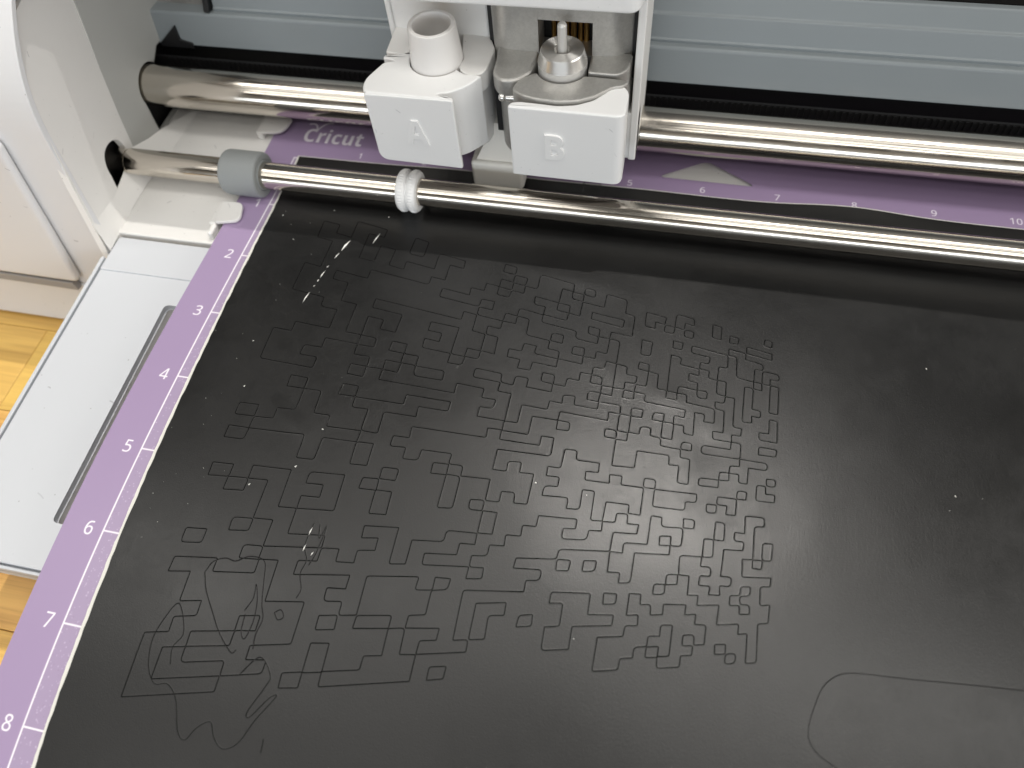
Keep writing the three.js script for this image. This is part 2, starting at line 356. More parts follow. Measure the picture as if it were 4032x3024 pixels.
  const pocket = [[-0.84, 2.84, 0.09], [12.2, 2.84, 0.09], [12.2, 5.97, 0.09], [-0.84, 5.97, 0.09]];
  const body = plate([[-2.03, 2.427, 0.01], [13.4, 2.427, 0.01], [13.4, 6.50], [-2.03, 6.50]], pocket, -0.1, 0);
  const skin = plate([[-2.13, 1.95], [13.5, 1.95], [13.5, 6.56, 0.08], [-2.13, 6.56, 0.08]], [[-0.93, 2.75, 0.1], [12.31, 2.75, 0.1], [12.31, 6.06, 0.1], [-0.93, 6.06, 0.1]], -0.30, -0.105);
  const lip = plate([[-2.13, 2.2], [-2.075, 2.2], [-2.075, 6.56], [-2.13, 6.56]], null, -0.15, -0.012);
  const lip2 = plate([[-2.075, 6.525], [13.4, 6.525], [13.4, 6.56], [-2.075, 6.56]], null, -0.15, -0.02);
  const tray = mesh('tray', [bend(head), bend(body), bend(skin), bend(lip), bend(lip2)], M.whiteTray, cm);
  const liner = plate([[-0.92, 2.76, 0.12], [12.3, 2.76, 0.12], [12.3, 6.05, 0.12], [-0.92, 6.05, 0.12]], [[-0.85, 2.83, 0.09], [12.21, 2.83, 0.09], [12.21, 5.98, 0.09], [-0.85, 5.98, 0.09]], -0.55, -0.102);
  mesh('tray_pocket', [bend(liner), bend(plate([[-0.92, 2.76, 0.12], [12.3, 2.76, 0.12], [12.3, 6.05, 0.12], [-0.92, 6.05, 0.12]], null, -0.60, -0.552))], M.whiteBed, tray);

  // rods
  mesh('guide_bar', cylX(-2.9, 13.5, 0.485, -0.605, 0.298, 96), M.steel, cm);
  mesh('roller_shaft', [latheX([[-2.9, 0.0], [-2.9, 0.172], [-2.225, 0.172], [-2.222, 0.165], [-2.205, 0.165], [-2.2, 0.178], [-2.19, 0.187], [13.5, 0.187], [13.5, 0]], 0.19, 0.717, 96)], M.steel, cm);
  mesh('shaft_collar', latheX([[-0.66, 0.19], [-0.66, 0.27], [-0.635, 0.305], [-0.60, 0.318], [-0.14, 0.318], [-0.105, 0.31], [-0.09, 0.29], [-0.09, 0.225], [-0.10, 0.215], [-0.08, 0.205], [-0.08, 0.188]], 0.19, 0.717), M.greyRubber, cm);
  // grooved white roller ring with two knurled lobes
  {
    const ring = [];
    const prof = [];
    for (let i = 0; i <= 28; i++) { const t = i / 28; prof.push([1.945 + 0.285 * t, 0.248 + 0.034 * Math.pow(Math.abs(Math.sin(t * 2 * Math.PI)), 0.45)]); }
    ring.push(latheX([[1.945, 0.188], ...prof, [2.23, 0.188]], 0.19, 0.717, 96));
    for (let k = 0; k < 44; k++) for (const xc of [2.016, 2.159]) ring.push(new THREE.SphereGeometry(1, 8, 6).scale(0.036, 0.009, 0.009).translate(xc, 0.281, 0).rotateX(k / 44 * Math.PI * 2).translate(0, 0.19, 0.717));
    mesh('roller_ring', ring, M.whiteLever, cm);
  }
  // rear: belt track, stepped rear panels, hinge gap, raised lid
  mesh('belt_track', [bx(-2.6, 13.5, -0.15, 0.2, -1.5, -0.86), bx(-2.6, 13.5, 0.2, 0.95, -1.6, -1.35)], M.black, cm);
  const teeth = []; for (let k = 0; k < 190; k++) teeth.push(bx(-2.2 + k * 0.08, -2.165 + k * 0.08, 0.46, 0.66, -1.05, -1.035));
  mesh('toothed_belt', [bx(-2.6, 13.5, 0.45, 0.67, -1.09, -1.05), ...teeth], M.black, cm);
  const angle = (deg, z) => [z, 7.73 - Math.tan(deg * Math.PI / 180) * (8.006 - z)];
  mesh('rear_panel', prismX([[...angle(37.03, -1.2), 0.02], [...angle(34.80, -1.30), 0.045], [-1.55, angle(34.80, -1.30)[1] - 0.02, 0.01], [-1.5, angle(37.03, -1.2)[1], 0.01]], -2.36, 13.5, 0.02, 0), M.panelBlue, cm);
  const up = [[-1.40, 1.10], angle(34.38, -1.40), angle(34.28, -1.425), angle(32.86, -1.50), angle(32.72, -1.54), angle(31.42, -1.66)];
  mesh('upper_panel', prismX([...up, [up[5][0] - 0.1, up[5][1]], [up[0][0] - 0.16, up[0][1] - 0.01]], -1.36, 13.5, 0.025, 0.02), M.panelBlue, cm);
  mesh('panel_end', prismX([[-1.30, 1.28], [-1.62, 1.84], [-1.7, 1.84], [-1.5, 1.26]], -1.46, -1.375, 0.03, 0.01), M.black, cm);
  mesh('back_shell', bx(-6.5, 13.5, -2, 2.4, -3.1, -3.0), M.shell, cm);
  mesh('notch_shade', extrude(roundShape([[-2.345, 0.74], [-2.345, 0.80, 0.05], [-2.0, 1.08, 0.02], [-1.98, 0.87, 0.03], [-1.79, 0.83, 0.02], [-1.79, 0.74]], 0.02), 0.1, 0.01).translate(0, 0, -1.285), M.black, cm);  // black wedge in place of an open notch, its shade put into the colour
  mesh('hinge_gap', bx(-1.36, 13.5, 0.95, 1.80, -2.2, -1.80), M.black, cm);
  mesh('lid', prismX([[-1.78, 1.88], [-2.03, 10.7], [-2.15, 10.7], [-1.95, 1.88]], -2.3, 13.5, 0.04, 0.02), plastic(lin(0.035, 0.04, 0.046), 0.4), cm);
}

// ---------------------------------------------------------------- tool carriage with its two clamps
const font = await new FontLoader().loadAsync('fonts/droid/droid_sans_bold.typeface.json').catch(() => null);
function letter(ch, x, y, z, h, wide) {
  const g = new TextGeometry(ch, { font, size: 1, depth: 0.022, curveSegments: 8, bevelEnabled: true, bevelThickness: 0.007, bevelSize: 0.014, bevelSegments: 2 });
  g.computeBoundingBox(); const b = g.boundingBox, w = b.max.x - b.min.x, hh = b.max.y - b.min.y;
  g.translate(-(b.min.x + b.max.x) / 2, -(b.min.y + b.max.y) / 2, 0);
  return g.scale(wide / w, h / hh, 1).translate(x, y, z - 0.008);
}
{
  const tc = thing('tool_carriage', [3.5, 0.4, -0.2], 'white and metal tool carriage with clamps A and B over the rods', 'tool carriage');
  const TY = 1.878;
  // clamp A, white
  mesh('clamp_back', [
    prismY([[1.83, -0.75], [3.1, -0.75], [3.13, -0.36, 0.06], [1.86, -0.42, 0.06]], 0.6, 3.2, 0.03, 0.02),
    prismY([[1.86, -0.5], [1.875, -0.36], [1.895, 0.09], [2.26, 0.115], [2.25, -0.05], [2.33, -0.5]], TY - 0.26, TY, 0.05, 0.02),
    prismY([[2.75, -0.5], [2.84, -0.05], [2.905, 0.1], [2.86, 0.22], [2.93, 0.345], [3.05, 0.40], [3.17, 0.37], [3.225, 0.26], [3.24, -0.14], [3.14, -0.34], [3.12, -0.5]], TY - 0.26, TY, 0.06, 0.02),
    prismY([[2.2, -0.5], [3.2, -0.5], [3.2, 0.1], [3.15, 0.32], [2.95, 0.42], [2.2, 0.3]], 0.78, TY - 0.3, 0.08, 0.02),
    prismY([[1.95, -0.5], [2.4, -0.5], [2.4, 0.2], [1.95, 0.14]], 0.95, TY - 0.04, 0.05, 0.02)], M.white, tc);
  const socketA = arc(2.57, 0.13, 0.338, 190, 30, 16).map(p => [p[0], p[1], 0.01]);
  const frontA = [[1.83, 0.845, 0.1], [2.95, 0.855, 0.03], [2.90, 0.80, 0.05], [2.72, 0.775], [2.86, 0.74], [3.0, 0.645], [3.11, 0.52], [3.19, 0.388, 0.02], [2.97, 0.375], [2.885, 0.32, 0.02]];
  const lv = mesh('clamp_lever', [
    prismY([...frontA, ...socketA.slice().reverse().filter((_, i) => i < 17), [2.235, 0.12, 0.01], [1.9, 0.135, 0.02], [1.895, 0.19, 0.02], [2.06, 0.235, 0.02], [1.93, 0.27, 0.06], [1.79, 0.62, 0.1]], 0.9, TY, 0.05, 0.022),
    extrude(roundShape([[1.85, 0.86, 0.14], [2.95, 0.835, 0.03], [2.95, 1.87, 0.03], [1.85, 1.87, 0.04]], 0.05), 0.06, 0.02).translate(0, 0, 0.81)], M.whiteLever, tc);
  mesh('letter', letter('A', 2.43, 1.36, 0.868, 0.37, 0.29), M.whiteLever, lv);
  // clamp B, cast metal with a white lever
  mesh('clamp_frame', [
    prismY([[3.2, -0.4, 0.001], [3.80, -0.4, 0.001], [3.80, -0.06, 0.001], [3.34, -0.06, 0.12], [3.2, -0.2, 0.09]], 0.75, 3.0, 0.03, 0),
    prismY([[4.44, -0.4, 0.001], [4.94, -0.4, 0.001], [4.94, -0.25, 0.12], [4.72, -0.06, 0.16], [4.44, -0.06, 0.001]], 0.75, 3.0, 0.03, 0),
    bx(3.801, 4.439, 2.35, 3.0, -0.4, -0.0605), bx(3.8, 4.44, 0.75, 1.9, -0.4, -0.1),
    prismY([[3.28, -0.15], [3.31, 0.1], [3.32, 0.38, 0.12], [3.43, 0.52, 0.1], [3.62, 0.5, 0.1], [3.78, 0.31], [3.81, 0.1], [3.8, -0.15]], 1.70, 1.935, 0.04, 0.04),
    prismY([[4.43, -0.15], [4.44, 0.25, 0.03], [4.8, 0.255, 0.08], [4.9, 0.14, 0.06], [4.92, -0.15]], 1.55, 1.935, 0.05, 0.022),
    prismY([[3.33, -0.2], [3.36, 0.3, 0.1], [3.5, 0.46, 0.08], [3.66, 0.50], [4.9, 0.3], [4.93, -0.2]], 0.8, 1.62, 0.05, 0.04)], M.cast, tc);
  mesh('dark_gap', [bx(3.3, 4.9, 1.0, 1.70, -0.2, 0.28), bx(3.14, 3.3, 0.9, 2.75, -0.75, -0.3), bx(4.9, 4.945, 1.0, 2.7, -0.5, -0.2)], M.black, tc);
  mesh('hinge_screw', [new THREE.CylinderGeometry(0.05, 0.05, 0.3, 20).rotateZ(Math.PI / 2).translate(3.56, 1.665, 0.46), new THREE.SphereGeometry(0.05, 16, 12).translate(3.45, 1.68, 0.49)], M.chrome, tc);
  mesh('gear_shaft', [...[3.93, 4.0, 4.09, 4.17, 4.25, 4.32].map((x, i) => new THREE.CylinderGeometry(0.028 + 0.008 * (i % 2), 0.028 + 0.008 * (i % 2), 0.8, 16).translate(x, 2.1, -0.36 - 0.02 * (i % 3)))], M.brass, tc);
  mesh('gear_housing', bx(3.7, 4.5, 1.7, 2.5, -0.55, -0.42), M.black, tc);
  const socketB = arc(4.12, 0.13, 0.318, 150, 28, 14).map(p => [p[0], p[1], 0.01]);
  mesh('clamp_jaw', [prismY([[3.60, 0.62, 0.08], [3.64, 0.45, 0.06], [3.80, 0.30, 0.04], ...socketB, [4.5, 0.275, 0.05], [4.92, 0.295, 0.03], [4.93, 0.345, 0.03], [4.87, 0.41], [4.75, 0.44], [4.58, 0.62], [4.4, 0.72], [4.18, 0.765], [3.9, 0.745], [3.72, 0.70, 0.06]], 1.0, 1.905, 0.06, 0.02)], M.cast, tc);
  const lb = mesh('clamp_lever', [
    prismY([[3.60, 0.88, 0.05], [4.97, 0.895, 0.13], [4.955, 0.45, 0.09], [4.87, 0.34, 0.09], [4.76, 0.36, 0.06], [4.68, 0.50], [4.56, 0.645], [4.38, 0.745], [4.18, 0.785], [3.9, 0.77], [3.72, 0.765], [3.62, 0.80, 0.04]], 0.835, 1.872, 0.05, 0.03)], M.whiteLever, tc);
  mesh('letter', letter('B', 4.15, 1.345, 0.89, 0.37, 0.235), M.whiteLever, lb);
  // frame plates, top cover, foot and blade guard
  mesh('frame_plate', [rbox(4.955, 5.05, 0.47, 3.3, -1.0, 0.02, 0.02), rbox(4.86, 5.05, 0.47, 1.2, -0.3, 0.0, 0.03)], M.white, tc);
  mesh('frame_plate', rbox(1.80, 1.87, 0.47, 3.3, -1.0, -0.40, 0.02), M.white, tc);
  mesh('top_cover', prismY([[1.82, -1.0], [5.0, -1.0], [5.03, 0.0, 0.05], [4.98, 0.28, 0.32], [1.86, 0.30, 0.2]], 2.69, 3.9, 0.1, 0.06), M.whiteLever, tc);
  mesh('foot', [rbox(2.86, 3.58, 0.0, 0.43, -0.4, 0.3, 0.05), new ConvexGeometry([[2.92, 0.40, 0.24], [3.52, 0.40, 0.24], [2.92, 0.40, -0.3], [3.52, 0.40, -0.3], [3.2, 0.95, 0.1], [3.45, 0.95, 0.1], [3.2, 0.95, -0.2], [3.45, 0.95, -0.2]].map(p => new THREE.Vector3(...p)))], M.softWhite, tc);
  mesh('blade_guard', latheY([[0.13, 0.9], [0.13, -0.06], [0.118, -0.06], [0.118, 0.9]], 4.51, 0.13, 40), M.clear, tc);
}
// white sleeve in clamp A
{
  const t = thing('accessory_sleeve', [2.57, 1.2, 0.13], 'white hollow plastic sleeve standing in clamp A', 'plastic sleeve');
  mesh('sleeve', latheY([[0.325, 1.2], [0.325, 1.78], [0.322, 1.88], [0.288, 2.31], [0.282, 2.335], [0.272, 2.342], [0.240, 2.342], [0.230, 2.335], [0.226, 2.31], [0.21, 1.3], [0.0, 1.28]], 2.57, 0.13, 80), M.whiteTube, t);
  mesh('ink_speck', [[-0.03, 2.02, -0.2], [-0.028, 1.96, -0.2], [-0.022, 1.83, -0.19]].map(([x, y, z], i) => new THREE.SphereGeometry(0.012 - 0.002 * i, 8, 6).scale(0.7, 1.6, 0.5).translate(2.57 + x, y, 0.13 + z - 0.012)), M.black, t);
}
// silver blade housing in clamp B
{
  const t = thing('blade_housing', [4.12, 1.1, 0.13], 'round silver metal blade housing with plunger pin held in clamp B', 'blade housing');
  mesh('barrel', latheY([[0.0, 1.1], [0.28, 1.1], [0.285, 1.4], [0.291, 1.86], [0.293, 1.985]], 4.12, 0.13, 96), M.satin, t);
  const bev = []; for (let i = 0; i <= 4; i++) bev.push([lerp(0.293, 0.258, i / 4), lerp(1.985, 2.115, i / 4)]);
  mesh('bevel', latheY(bev, 4.12, 0.13, 96), M.chrome, t);
  const top = [[0.258, 2.115]]; for (let i = 0; i <= 120; i++) { const r = lerp(0.252, 0.105, i / 120); top.push([r, 2.126 + 0.007 * Math.sin(i / 120 * Math.PI * 2 * 8)]); }
  top.push([0.095, 2.126], [0.07, 2.07], [0.06, 2.05], [0, 2.05]);
  mesh('grooved_top', latheY(top, 4.12, 0.13, 96), M.chrome, t);
  const pin = [[0.0, 2.0], [0.062, 2.0], [0.056, 2.06], [0.055, 2.42]]; for (let i = 1; i <= 8; i++) pin.push([0.055 * Math.cos(i / 8 * Math.PI / 2), 2.42 + 0.05 * Math.sin(i / 8 * Math.PI / 2)]);
  mesh('plunger_pin', latheY(pin, 4.12, 0.13, 40), M.satin, t);
}

// ---------------------------------------------------------------- purple cutting mat
const droop = z => { const v = Math.max(0.2, z); return -0.0145 * (v - 4) ** 2 - 0.00175 * (v - 4) ** 3; };
const MX0 = -0.50, MX1 = 12.4, MZ0 = -1.25, MZ1 = 9.6;
function sheet(x0, x1, z0, z1, nx, nz, h, edge) {    // upward-facing grid, uv 0..1
  const g = new THREE.PlaneGeometry(1, 1, nx, nz).rotateX(-Math.PI / 2), p = g.attributes.position, uv = g.attributes.uv;
  for (let i = 0; i < p.count; i++) {
    const u = p.getX(i) + 0.5, v = p.getZ(i) + 0.5, z = lerp(z0, z1, v), xl = edge ? edge(z) : x0, x = lerp(xl, x1, u);
    p.setXYZ(i, x, h(x, z), z); uv.setXY(i, (x - x0) / (x1 - x0), 1 - v);
  }
  g.computeVertexNormals();
  return g;
}
{
  const PX = 2048, PZ = Math.round(PX * (MZ1 - MZ0) / (MX1 - MX0)), k = PX / (MX1 - MX0);
  const cv = document.createElement('canvas'); cv.width = PX; cv.height = PZ;
  const c = cv.getContext('2d'), X = x => (x - MX0) * k, Z = z => (z - MZ0) * k;
  c.fillStyle = '#a08cae'; c.fillRect(0, 0, PX, PZ);
  c.fillStyle = '#a392af'; c.fillRect(X(0), Z(0), X(12) - X(0), Z(9.6) - Z(0));
  const r = rng(9);
  for (let i = 0; i < 900; i++) { const x = r() * 0.3, z = r() * 9.5; c.fillStyle = r() < 0.7 ? 'rgba(215,200,222,0.55)' : 'rgba(150,130,160,0.5)'; c.fillRect(X(x), Z(z), 1 + r() * 1.6, 1 + r() * 1.6); }
  c.strokeStyle = '#efe9f2'; c.lineWidth = 0.02 * k;
  c.beginPath(); c.moveTo(X(0), Z(9.6)); c.lineTo(X(0), Z(0)); c.lineTo(X(12), Z(0)); c.stroke();
  c.fillStyle = '#f1ecf4'; c.textAlign = 'center'; c.textBaseline = 'middle';
  for (let i = 1; i <= 9; i++) {
    c.beginPath(); c.moveTo(X(0), Z(i)); c.lineTo(X(0.3), Z(i)); c.stroke();
    c.font = `${0.215 * k}px sans-serif`; c.fillText(String(i), X(-0.178), Z(i));
  }
  for (let i = 1; i <= 12; i++) { c.font = `${0.15 * k}px sans-serif`; c.fillText(String(i), X(i), Z(-0.165)); }
  c.font = `bold ${0.40 * k}px sans-serif`; c.textAlign = 'left'; c.save(); c.translate(X(-0.03), Z(-0.5)); c.scale(0.83, 1.0); c.fillText('Cricut', 0, 0); c.restore();
  c.lineWidth = 0.03 * k; c.beginPath(); c.moveTo(X(0.14), Z(-0.63)); c.quadraticCurveTo(X(0.12), Z(-0.80), X(-0.02), Z(-0.74)); c.moveTo(X(0.15), Z(-0.63)); c.quadraticCurveTo(X(0.24), Z(-0.83), X(0.36), Z(-0.80)); c.stroke();
  const print = new THREE.CanvasTexture(cv); print.colorSpace = THREE.SRGBColorSpace; print.anisotropy = 8;
  const matM = std(new THREE.Color(1, 1, 1), 0.42, { map: print });
  const t = thing('cutting_mat', [4, droop(0), 2], 'purple cutting mat with white inch ruler running under the rods', 'cutting mat');
  const matH = (x, z) => droop(z);
  // the head of the mat carries a triangular hanging hole
  const headS = new THREE.Shape([[MX0, 1.25], [MX1, 1.25], [MX1, -0.2], [MX0, -0.2]].map(p => new THREE.Vector2(...p)));
  headS.holes.push(new THREE.Path(roundShape([[5.36, 0.345, 0.13], [6.72, 0.33, 0.13], [6.02, 0.74, 0.1]], 0.1).getPoints(8)));
  const head = new THREE.ShapeGeometry(headS, 8).rotateX(-Math.PI / 2).translate(0, droop(0.2), 0);
  { const p = head.attributes.position, uv = head.attributes.uv; for (let i = 0; i < p.count; i++) uv.setXY(i, (p.getX(i) - MX0) / (MX1 - MX0), 1 - (p.getZ(i) - MZ0) / (MZ1 - MZ0)); }
  const bodyG = sheet(MX0, MX1, 0.2, MZ1, 12, 90, matH);
  { const p = bodyG.attributes.position, uv = bodyG.attributes.uv; for (let i = 0; i < p.count; i++) uv.setXY(i, (p.getX(i) - MX0) / (MX1 - MX0), 1 - (p.getZ(i) - MZ0) / (MZ1 - MZ0)); }
  mesh('mat_sheet', [head, bodyG], matM, t, true);
  const edgeM = plastic(lin(0.42, 0.33, 0.48), 0.5), sk = sheet(MX0 + 0.002, MX0 + 0.01, MZ0, MZ1, 1, 90, matH);
  { const v = []; for (let i = 0; i < 90; i++) { const z0 = lerp(MZ0, MZ1, i / 90), z1 = lerp(MZ0, MZ1, (i + 1) / 90), a = [MX0, droop(z0), z0], b = [MX0, droop(z1), z1], a2 = [MX0, droop(z0) - 0.035, z0], b2 = [MX0, droop(z1) - 0.035, z1]; v.push(...a, ...a2, ...b, ...b, ...a2, ...b2); }
    const g = new THREE.BufferGeometry(); g.setAttribute('position', new THREE.BufferAttribute(new Float32Array(v), 3)); g.computeVertexNormals();
    mesh('mat_edge', [g, sheet(MX0, MX1, 0.25, MZ1, 1, 90, (x, z) => droop(z) - 0.036)], edgeM, t); }
}

// ---------------------------------------------------------------- black vinyl sheet
const VX1 = 12.0, VZ0 = -0.02, VZ1 = 9.55;
const dents = [[1.75, 4.4, 0.35, 0.10, 0.6, 0.010], [7.5, 4.5, 0.3, 0.4, 0, 0.005], [5.1, 3.0, 0.5, 0.25, 0.3, 0.006], [2.6, 3.0, 0.7, 0.4, 0.5, 0.005], [4.4, 1.7, 0.7, 0.15, 0.2, 0.008], [8.6, 4.8, 0.8, 0.6, 0.8, 0.006], [8.2, 6.3, 0.9, 0.5, 0.4, -0.005], [3.2, 7.6, 0.8, 0.4, 0.3, 0.005], [6.2, 7.4, 0.7, 0.4, -0.4, 0.006], [9.2, 3.3, 0.5, 0.9, 0.3, 0.006], [5.9, 3.3, 0.25, 0.18, 0.2, 0.006], [6.4, 3.9, 0.2, 0.2, 0, -0.007], [4.9, 5.6, 0.6, 0.35, 0.5, 0.004]];
const waveR = rng(515), waveG = Float32Array.from({ length: 1024 }, () => waveR());
function wave(x, z) {                                 // smooth noise for the gentle ripples of the film
  const i = Math.floor(x), j = Math.floor(z), q = (a, b) => waveG[((a & 31) * 32) + (b & 31)], t = sstep(0, 1, x - i), u = sstep(0, 1, z - j);
  return lerp(lerp(q(i, j), q(i + 1, j), t), lerp(q(i, j + 1), q(i + 1, j + 1), t), u);
}
function vinylH(x, z) {
  let y = droop(z) + 0.016;
  y += 0.0035 * Math.sin(x * 0.9 + 1.1) * Math.sin(z * 0.8 + 0.4) + 0.0012 * Math.sin(x * 2.3 + z * 1.1) + 0.001 * Math.sin(z * 2.9 - x * 1.3 + 1);
  y += 0.006 * (wave(x * 0.62, z * 0.62) - 0.5) + 0.0016 * (wave(x * 1.7 + 9, z * 1.7 + 4) - 0.5);
  for (const [cx, cz, a, b, t, h] of dents) { const dx = x - cx, dz = z - cz, u = (dx * Math.cos(t) + dz * Math.sin(t)) / a, w = (-dx * Math.sin(t) + dz * Math.cos(t)) / b, q = u * u + w * w; if (q < 8) y += h * Math.exp(-q); }
  // the far edge lifts off the mat to the right of the carriage
  y += sstep(0.75, -0.3, z) * 1.4 * (0.075 * Math.exp(-(((x - 7.9) / 0.8) ** 2)) + 0.025 * Math.exp(-(((x - 5.0) / 1.2) ** 2)) + 0.04 * Math.exp(-(((x - 2.6) / 1.0) ** 2)));
  return y;
}
const jag = rng(4), jags = Array.from({ length: 400 }, () => jag() - 0.5);
const jagAt = (z, f) => { const q = (z + 2) * f, i = Math.floor(q); return lerp(jags[i % 400], jags[(i + 1) % 400], q - i); };
const linerX = z => 0.05 + 0.0235 * z + 0.006 * jagAt(z, 4) + 0.007 * jagAt(z, 23);
const vinylX = z => 0.085 + 0.0240 * z + 0.012 * jagAt(z, 2.2) + 0.012 * jagAt(z, 11);
const vs = thing('vinyl_sheet', [5, droop(0), 4], 'black matte vinyl sheet stuck on the purple mat, cut with thin lines', 'vinyl sheet');
{
  const grain = texture(1024, noiseTile(1024, [[200, 200], [340, 340], [512, 512]], 61, 0.95), v => g255(v), false, 0.5);
  const rgh = texture(1024, noiseTile(1024, [[3, 3], [7, 7], [16, 16], [60, 60], [250, 250]], 71, 0.72), v => g255(lerp(0.74, 1.0, sstep(0.3, 0.7, v))), false, 0.085);
  const vinylM = std(lin(0.0045, 0.0045, 0.0045), 0.425, { ior: 1.5, bumpMap: grain, bumpScale: 0.00003, roughnessMap: rgh });
  const top = sheet(0, VX1, VZ0, VZ1, 260, 230, vinylH, vinylX);
  const body = mesh('vinyl_film', top, vinylM, vs);
  mesh('backing_paper', [sheet(0, VX1, VZ0 - 0.02, VZ1, 60, 400, (x, z) => vinylH(x, z) - 0.007, linerX)], std(lin(0.74, 0.73, 0.68), 0.8), vs);

  // slits cut by the blade: matte groove between two slightly raised lips
  const slit = [], lips = [];
  function cut(pts, closed, w = 0.0046, lip = 0.0009) { // pts: [x, z]
    const P = []; const n = pts.length;
    for (let i = 0; i < n - (closed ? 0 : 1); i++) { const a = pts[i], b = pts[(i + 1) % n], L = Math.hypot(b[0] - a[0], b[1] - a[1]), m = Math.max(1, Math.ceil(L / 0.09)); for (let j = 0; j < m; j++) P.push([lerp(a[0], b[0], j / m), lerp(a[1], b[1], j / m)]); }
    if (!closed) P.push(pts[n - 1]);
    const N = P.length, rows = [];
    for (let i = 0; i < N; i++) {
      const a = closed ? P[(i + N - 1) % N] : P[Math.max(0, i - 1)], b = closed ? P[(i + 1) % N] : P[Math.min(N - 1, i + 1)];
      const L = Math.hypot(b[0] - a[0], b[1] - a[1]) || 1, nx = -(b[1] - a[1]) / L, nz = (b[0] - a[0]) / L;
      rows.push([-3.4, -1.3, -1, 1, 1.3, 3.4].map((f, q) => { const x = P[i][0] + nx * w * f, z = P[i][1] + nz * w * f; return [x, vinylH(x, z) + [0.0004, lip * (0.55 + 1.1 * wave(x * 2.6, z * 2.6)), 0.0011, 0.0011, lip * (0.55 + 1.1 * wave(x * 2.6 + 7, z * 2.6)), 0.0004][q], z]; }));
    }
    for (let i = 0; i < N - (closed ? 0 : 1); i++) {
      const A = rows[i], B = rows[(i + 1) % N];
      for (let q = 0; q < 5; q++) { const v = [...A[q], ...A[q + 1], ...B[q], ...B[q], ...A[q + 1], ...B[q + 1]]; (q === 2 ? slit : lips).push(...v); }
    }
  }
  const soft = (pts, closed, r) => {                 // rounds the corners of a polyline
    const out = [], n = pts.length;
    for (let i = 0; i < n; i++) {
      if (!closed && (i === 0 || i === n - 1)) { out.push(pts[i]); continue; }
      const p = pts[i], a = pts[(i + n - 1) % n], b = pts[(i + 1) % n], la = Math.hypot(a[0] - p[0], a[1] - p[1]), lb = Math.hypot(b[0] - p[0], b[1] - p[1]), k = Math.min(r(), la * 0.45, lb * 0.45);
      const q = [p[0] + (a[0] - p[0]) / la * k, p[1] + (a[1] - p[1]) / la * k], t = [p[0] + (b[0] - p[0]) / lb * k, p[1] + (b[1] - p[1]) / lb * k];
      for (let j = 0; j <= 3; j++) { const s = j / 3, m = 1 - s; out.push([m * m * q[0] + 2 * m * s * p[0] + s * s * t[0], m * m * q[1] + 2 * m * s * p[1] + s * s * t[1]]); }
    }
    return out;
  };
  // abstract stepped outlines over a field that narrows to the right (random shapes, no code)
  const G = 41, R = rng(20251), cell = new Uint8Array(G * G);
  const at = (i, j) => (i < 0 || j < 0 || i >= G || j >= G) ? 0 : cell[j * G + i];
  for (let q = 0; q < 1500; q++) {                    // random walks leave connected stepped islands
    let i = Math.floor(R() * G), j = Math.floor(R() * G), len = 1 + Math.floor(R() * 5), val = R() < 0.5 ? 1 : 0;
    for (let s = 0; s < len; s++) { if (i >= 0 && j >= 0 && i < G && j < G) cell[j * G + i] = val; if (R() < 0.5) i += R() < 0.5 ? 1 : -1; else j += R() < 0.5 ? 1 : -1; }
  }
  for (let i = 0; i < G * G; i++) if (R() < 0.10) cell[i] = 1 - cell[i];
  const map = (i, j) => {
    const u = i / G, v = j / G, g = u * 1.65 / (1 + 0.65 * u), x = 0.93 + 6.17 * g, z0 = lerp(1.05, 2.34, g), z1 = lerp(7.55, 6.02, g);
    return [x, lerp(z0, z1, v)];
  };
  const edges = new Map(), key = (i, j) => i * 100 + j;
  const addE = (a, b) => { const k = key(...a); if (!edges.has(k)) edges.set(k, []); edges.get(k).push(b); };
  for (let j = 0; j < G; j++) for (let i = 0; i < G; i++) if (at(i, j)) {
    if (!at(i, j - 1)) addE([i, j], [i + 1, j]);
    if (!at(i + 1, j)) addE([i + 1, j], [i + 1, j + 1]);
    if (!at(i, j + 1)) addE([i + 1, j + 1], [i, j + 1]);
    if (!at(i - 1, j)) addE([i, j + 1], [i, j]);
  }
  for (const [k0] of [...edges]) while (edges.get(k0)?.length) {
    const loop = []; let cur = [Math.floor(k0 / 100), k0 % 100], dir = null;
    for (let guard = 0; guard < 3000; guard++) {
      const outs = edges.get(key(...cur)); if (!outs || !outs.length) break;
      let pick = 0; if (outs.length > 1 && dir) pick = outs.findIndex(o => (o[0] - cur[0]) * dir[1] - (o[1] - cur[1]) * dir[0] < 0); if (pick < 0) pick = 0;
      const nx = outs.splice(pick, 1)[0], d = [nx[0] - cur[0], nx[1] - cur[1]];
      if (!dir || d[0] !== dir[0] || d[1] !== dir[1]) loop.push(cur);
      dir = d; cur = nx;
    }
    if (loop.length < 4) continue;
    cut(soft(loop.map(p => { const m = map(...p); return [m[0] + (R() - 0.5) * 0.012, m[1] + (R() - 0.5) * 0.012]; }), true, () => 0.008 + R() * R() * 0.055), true);
  }
  const curve = (pts, n = 60, w = 0.003) => cut(new THREE.CatmullRomCurve3(pts.map(p => new THREE.Vector3(p[0], 0, p[1])), false, 'catmullrom', 0.5).getPoints(n).map(p => [p.x, p.z]), false, w, 0.0012);
  free_cuts(curve, cut);
  const geo = v => { const g = new THREE.BufferGeometry(); g.setAttribute('position', new THREE.BufferAttribute(new Float32Array(v), 3)); g.computeVertexNormals(); return g; };
  const sl = mesh('cut_line', geo(slit), std(lin(0.002, 0.002, 0.002), 1.0, { specularIntensity: 0.15 }), vs);
  sl.userData.kind = 'stuff';
  const lp = mesh('cut_edge', geo(lips), vinylM, vs);
  lp.userData.kind = 'stuff';
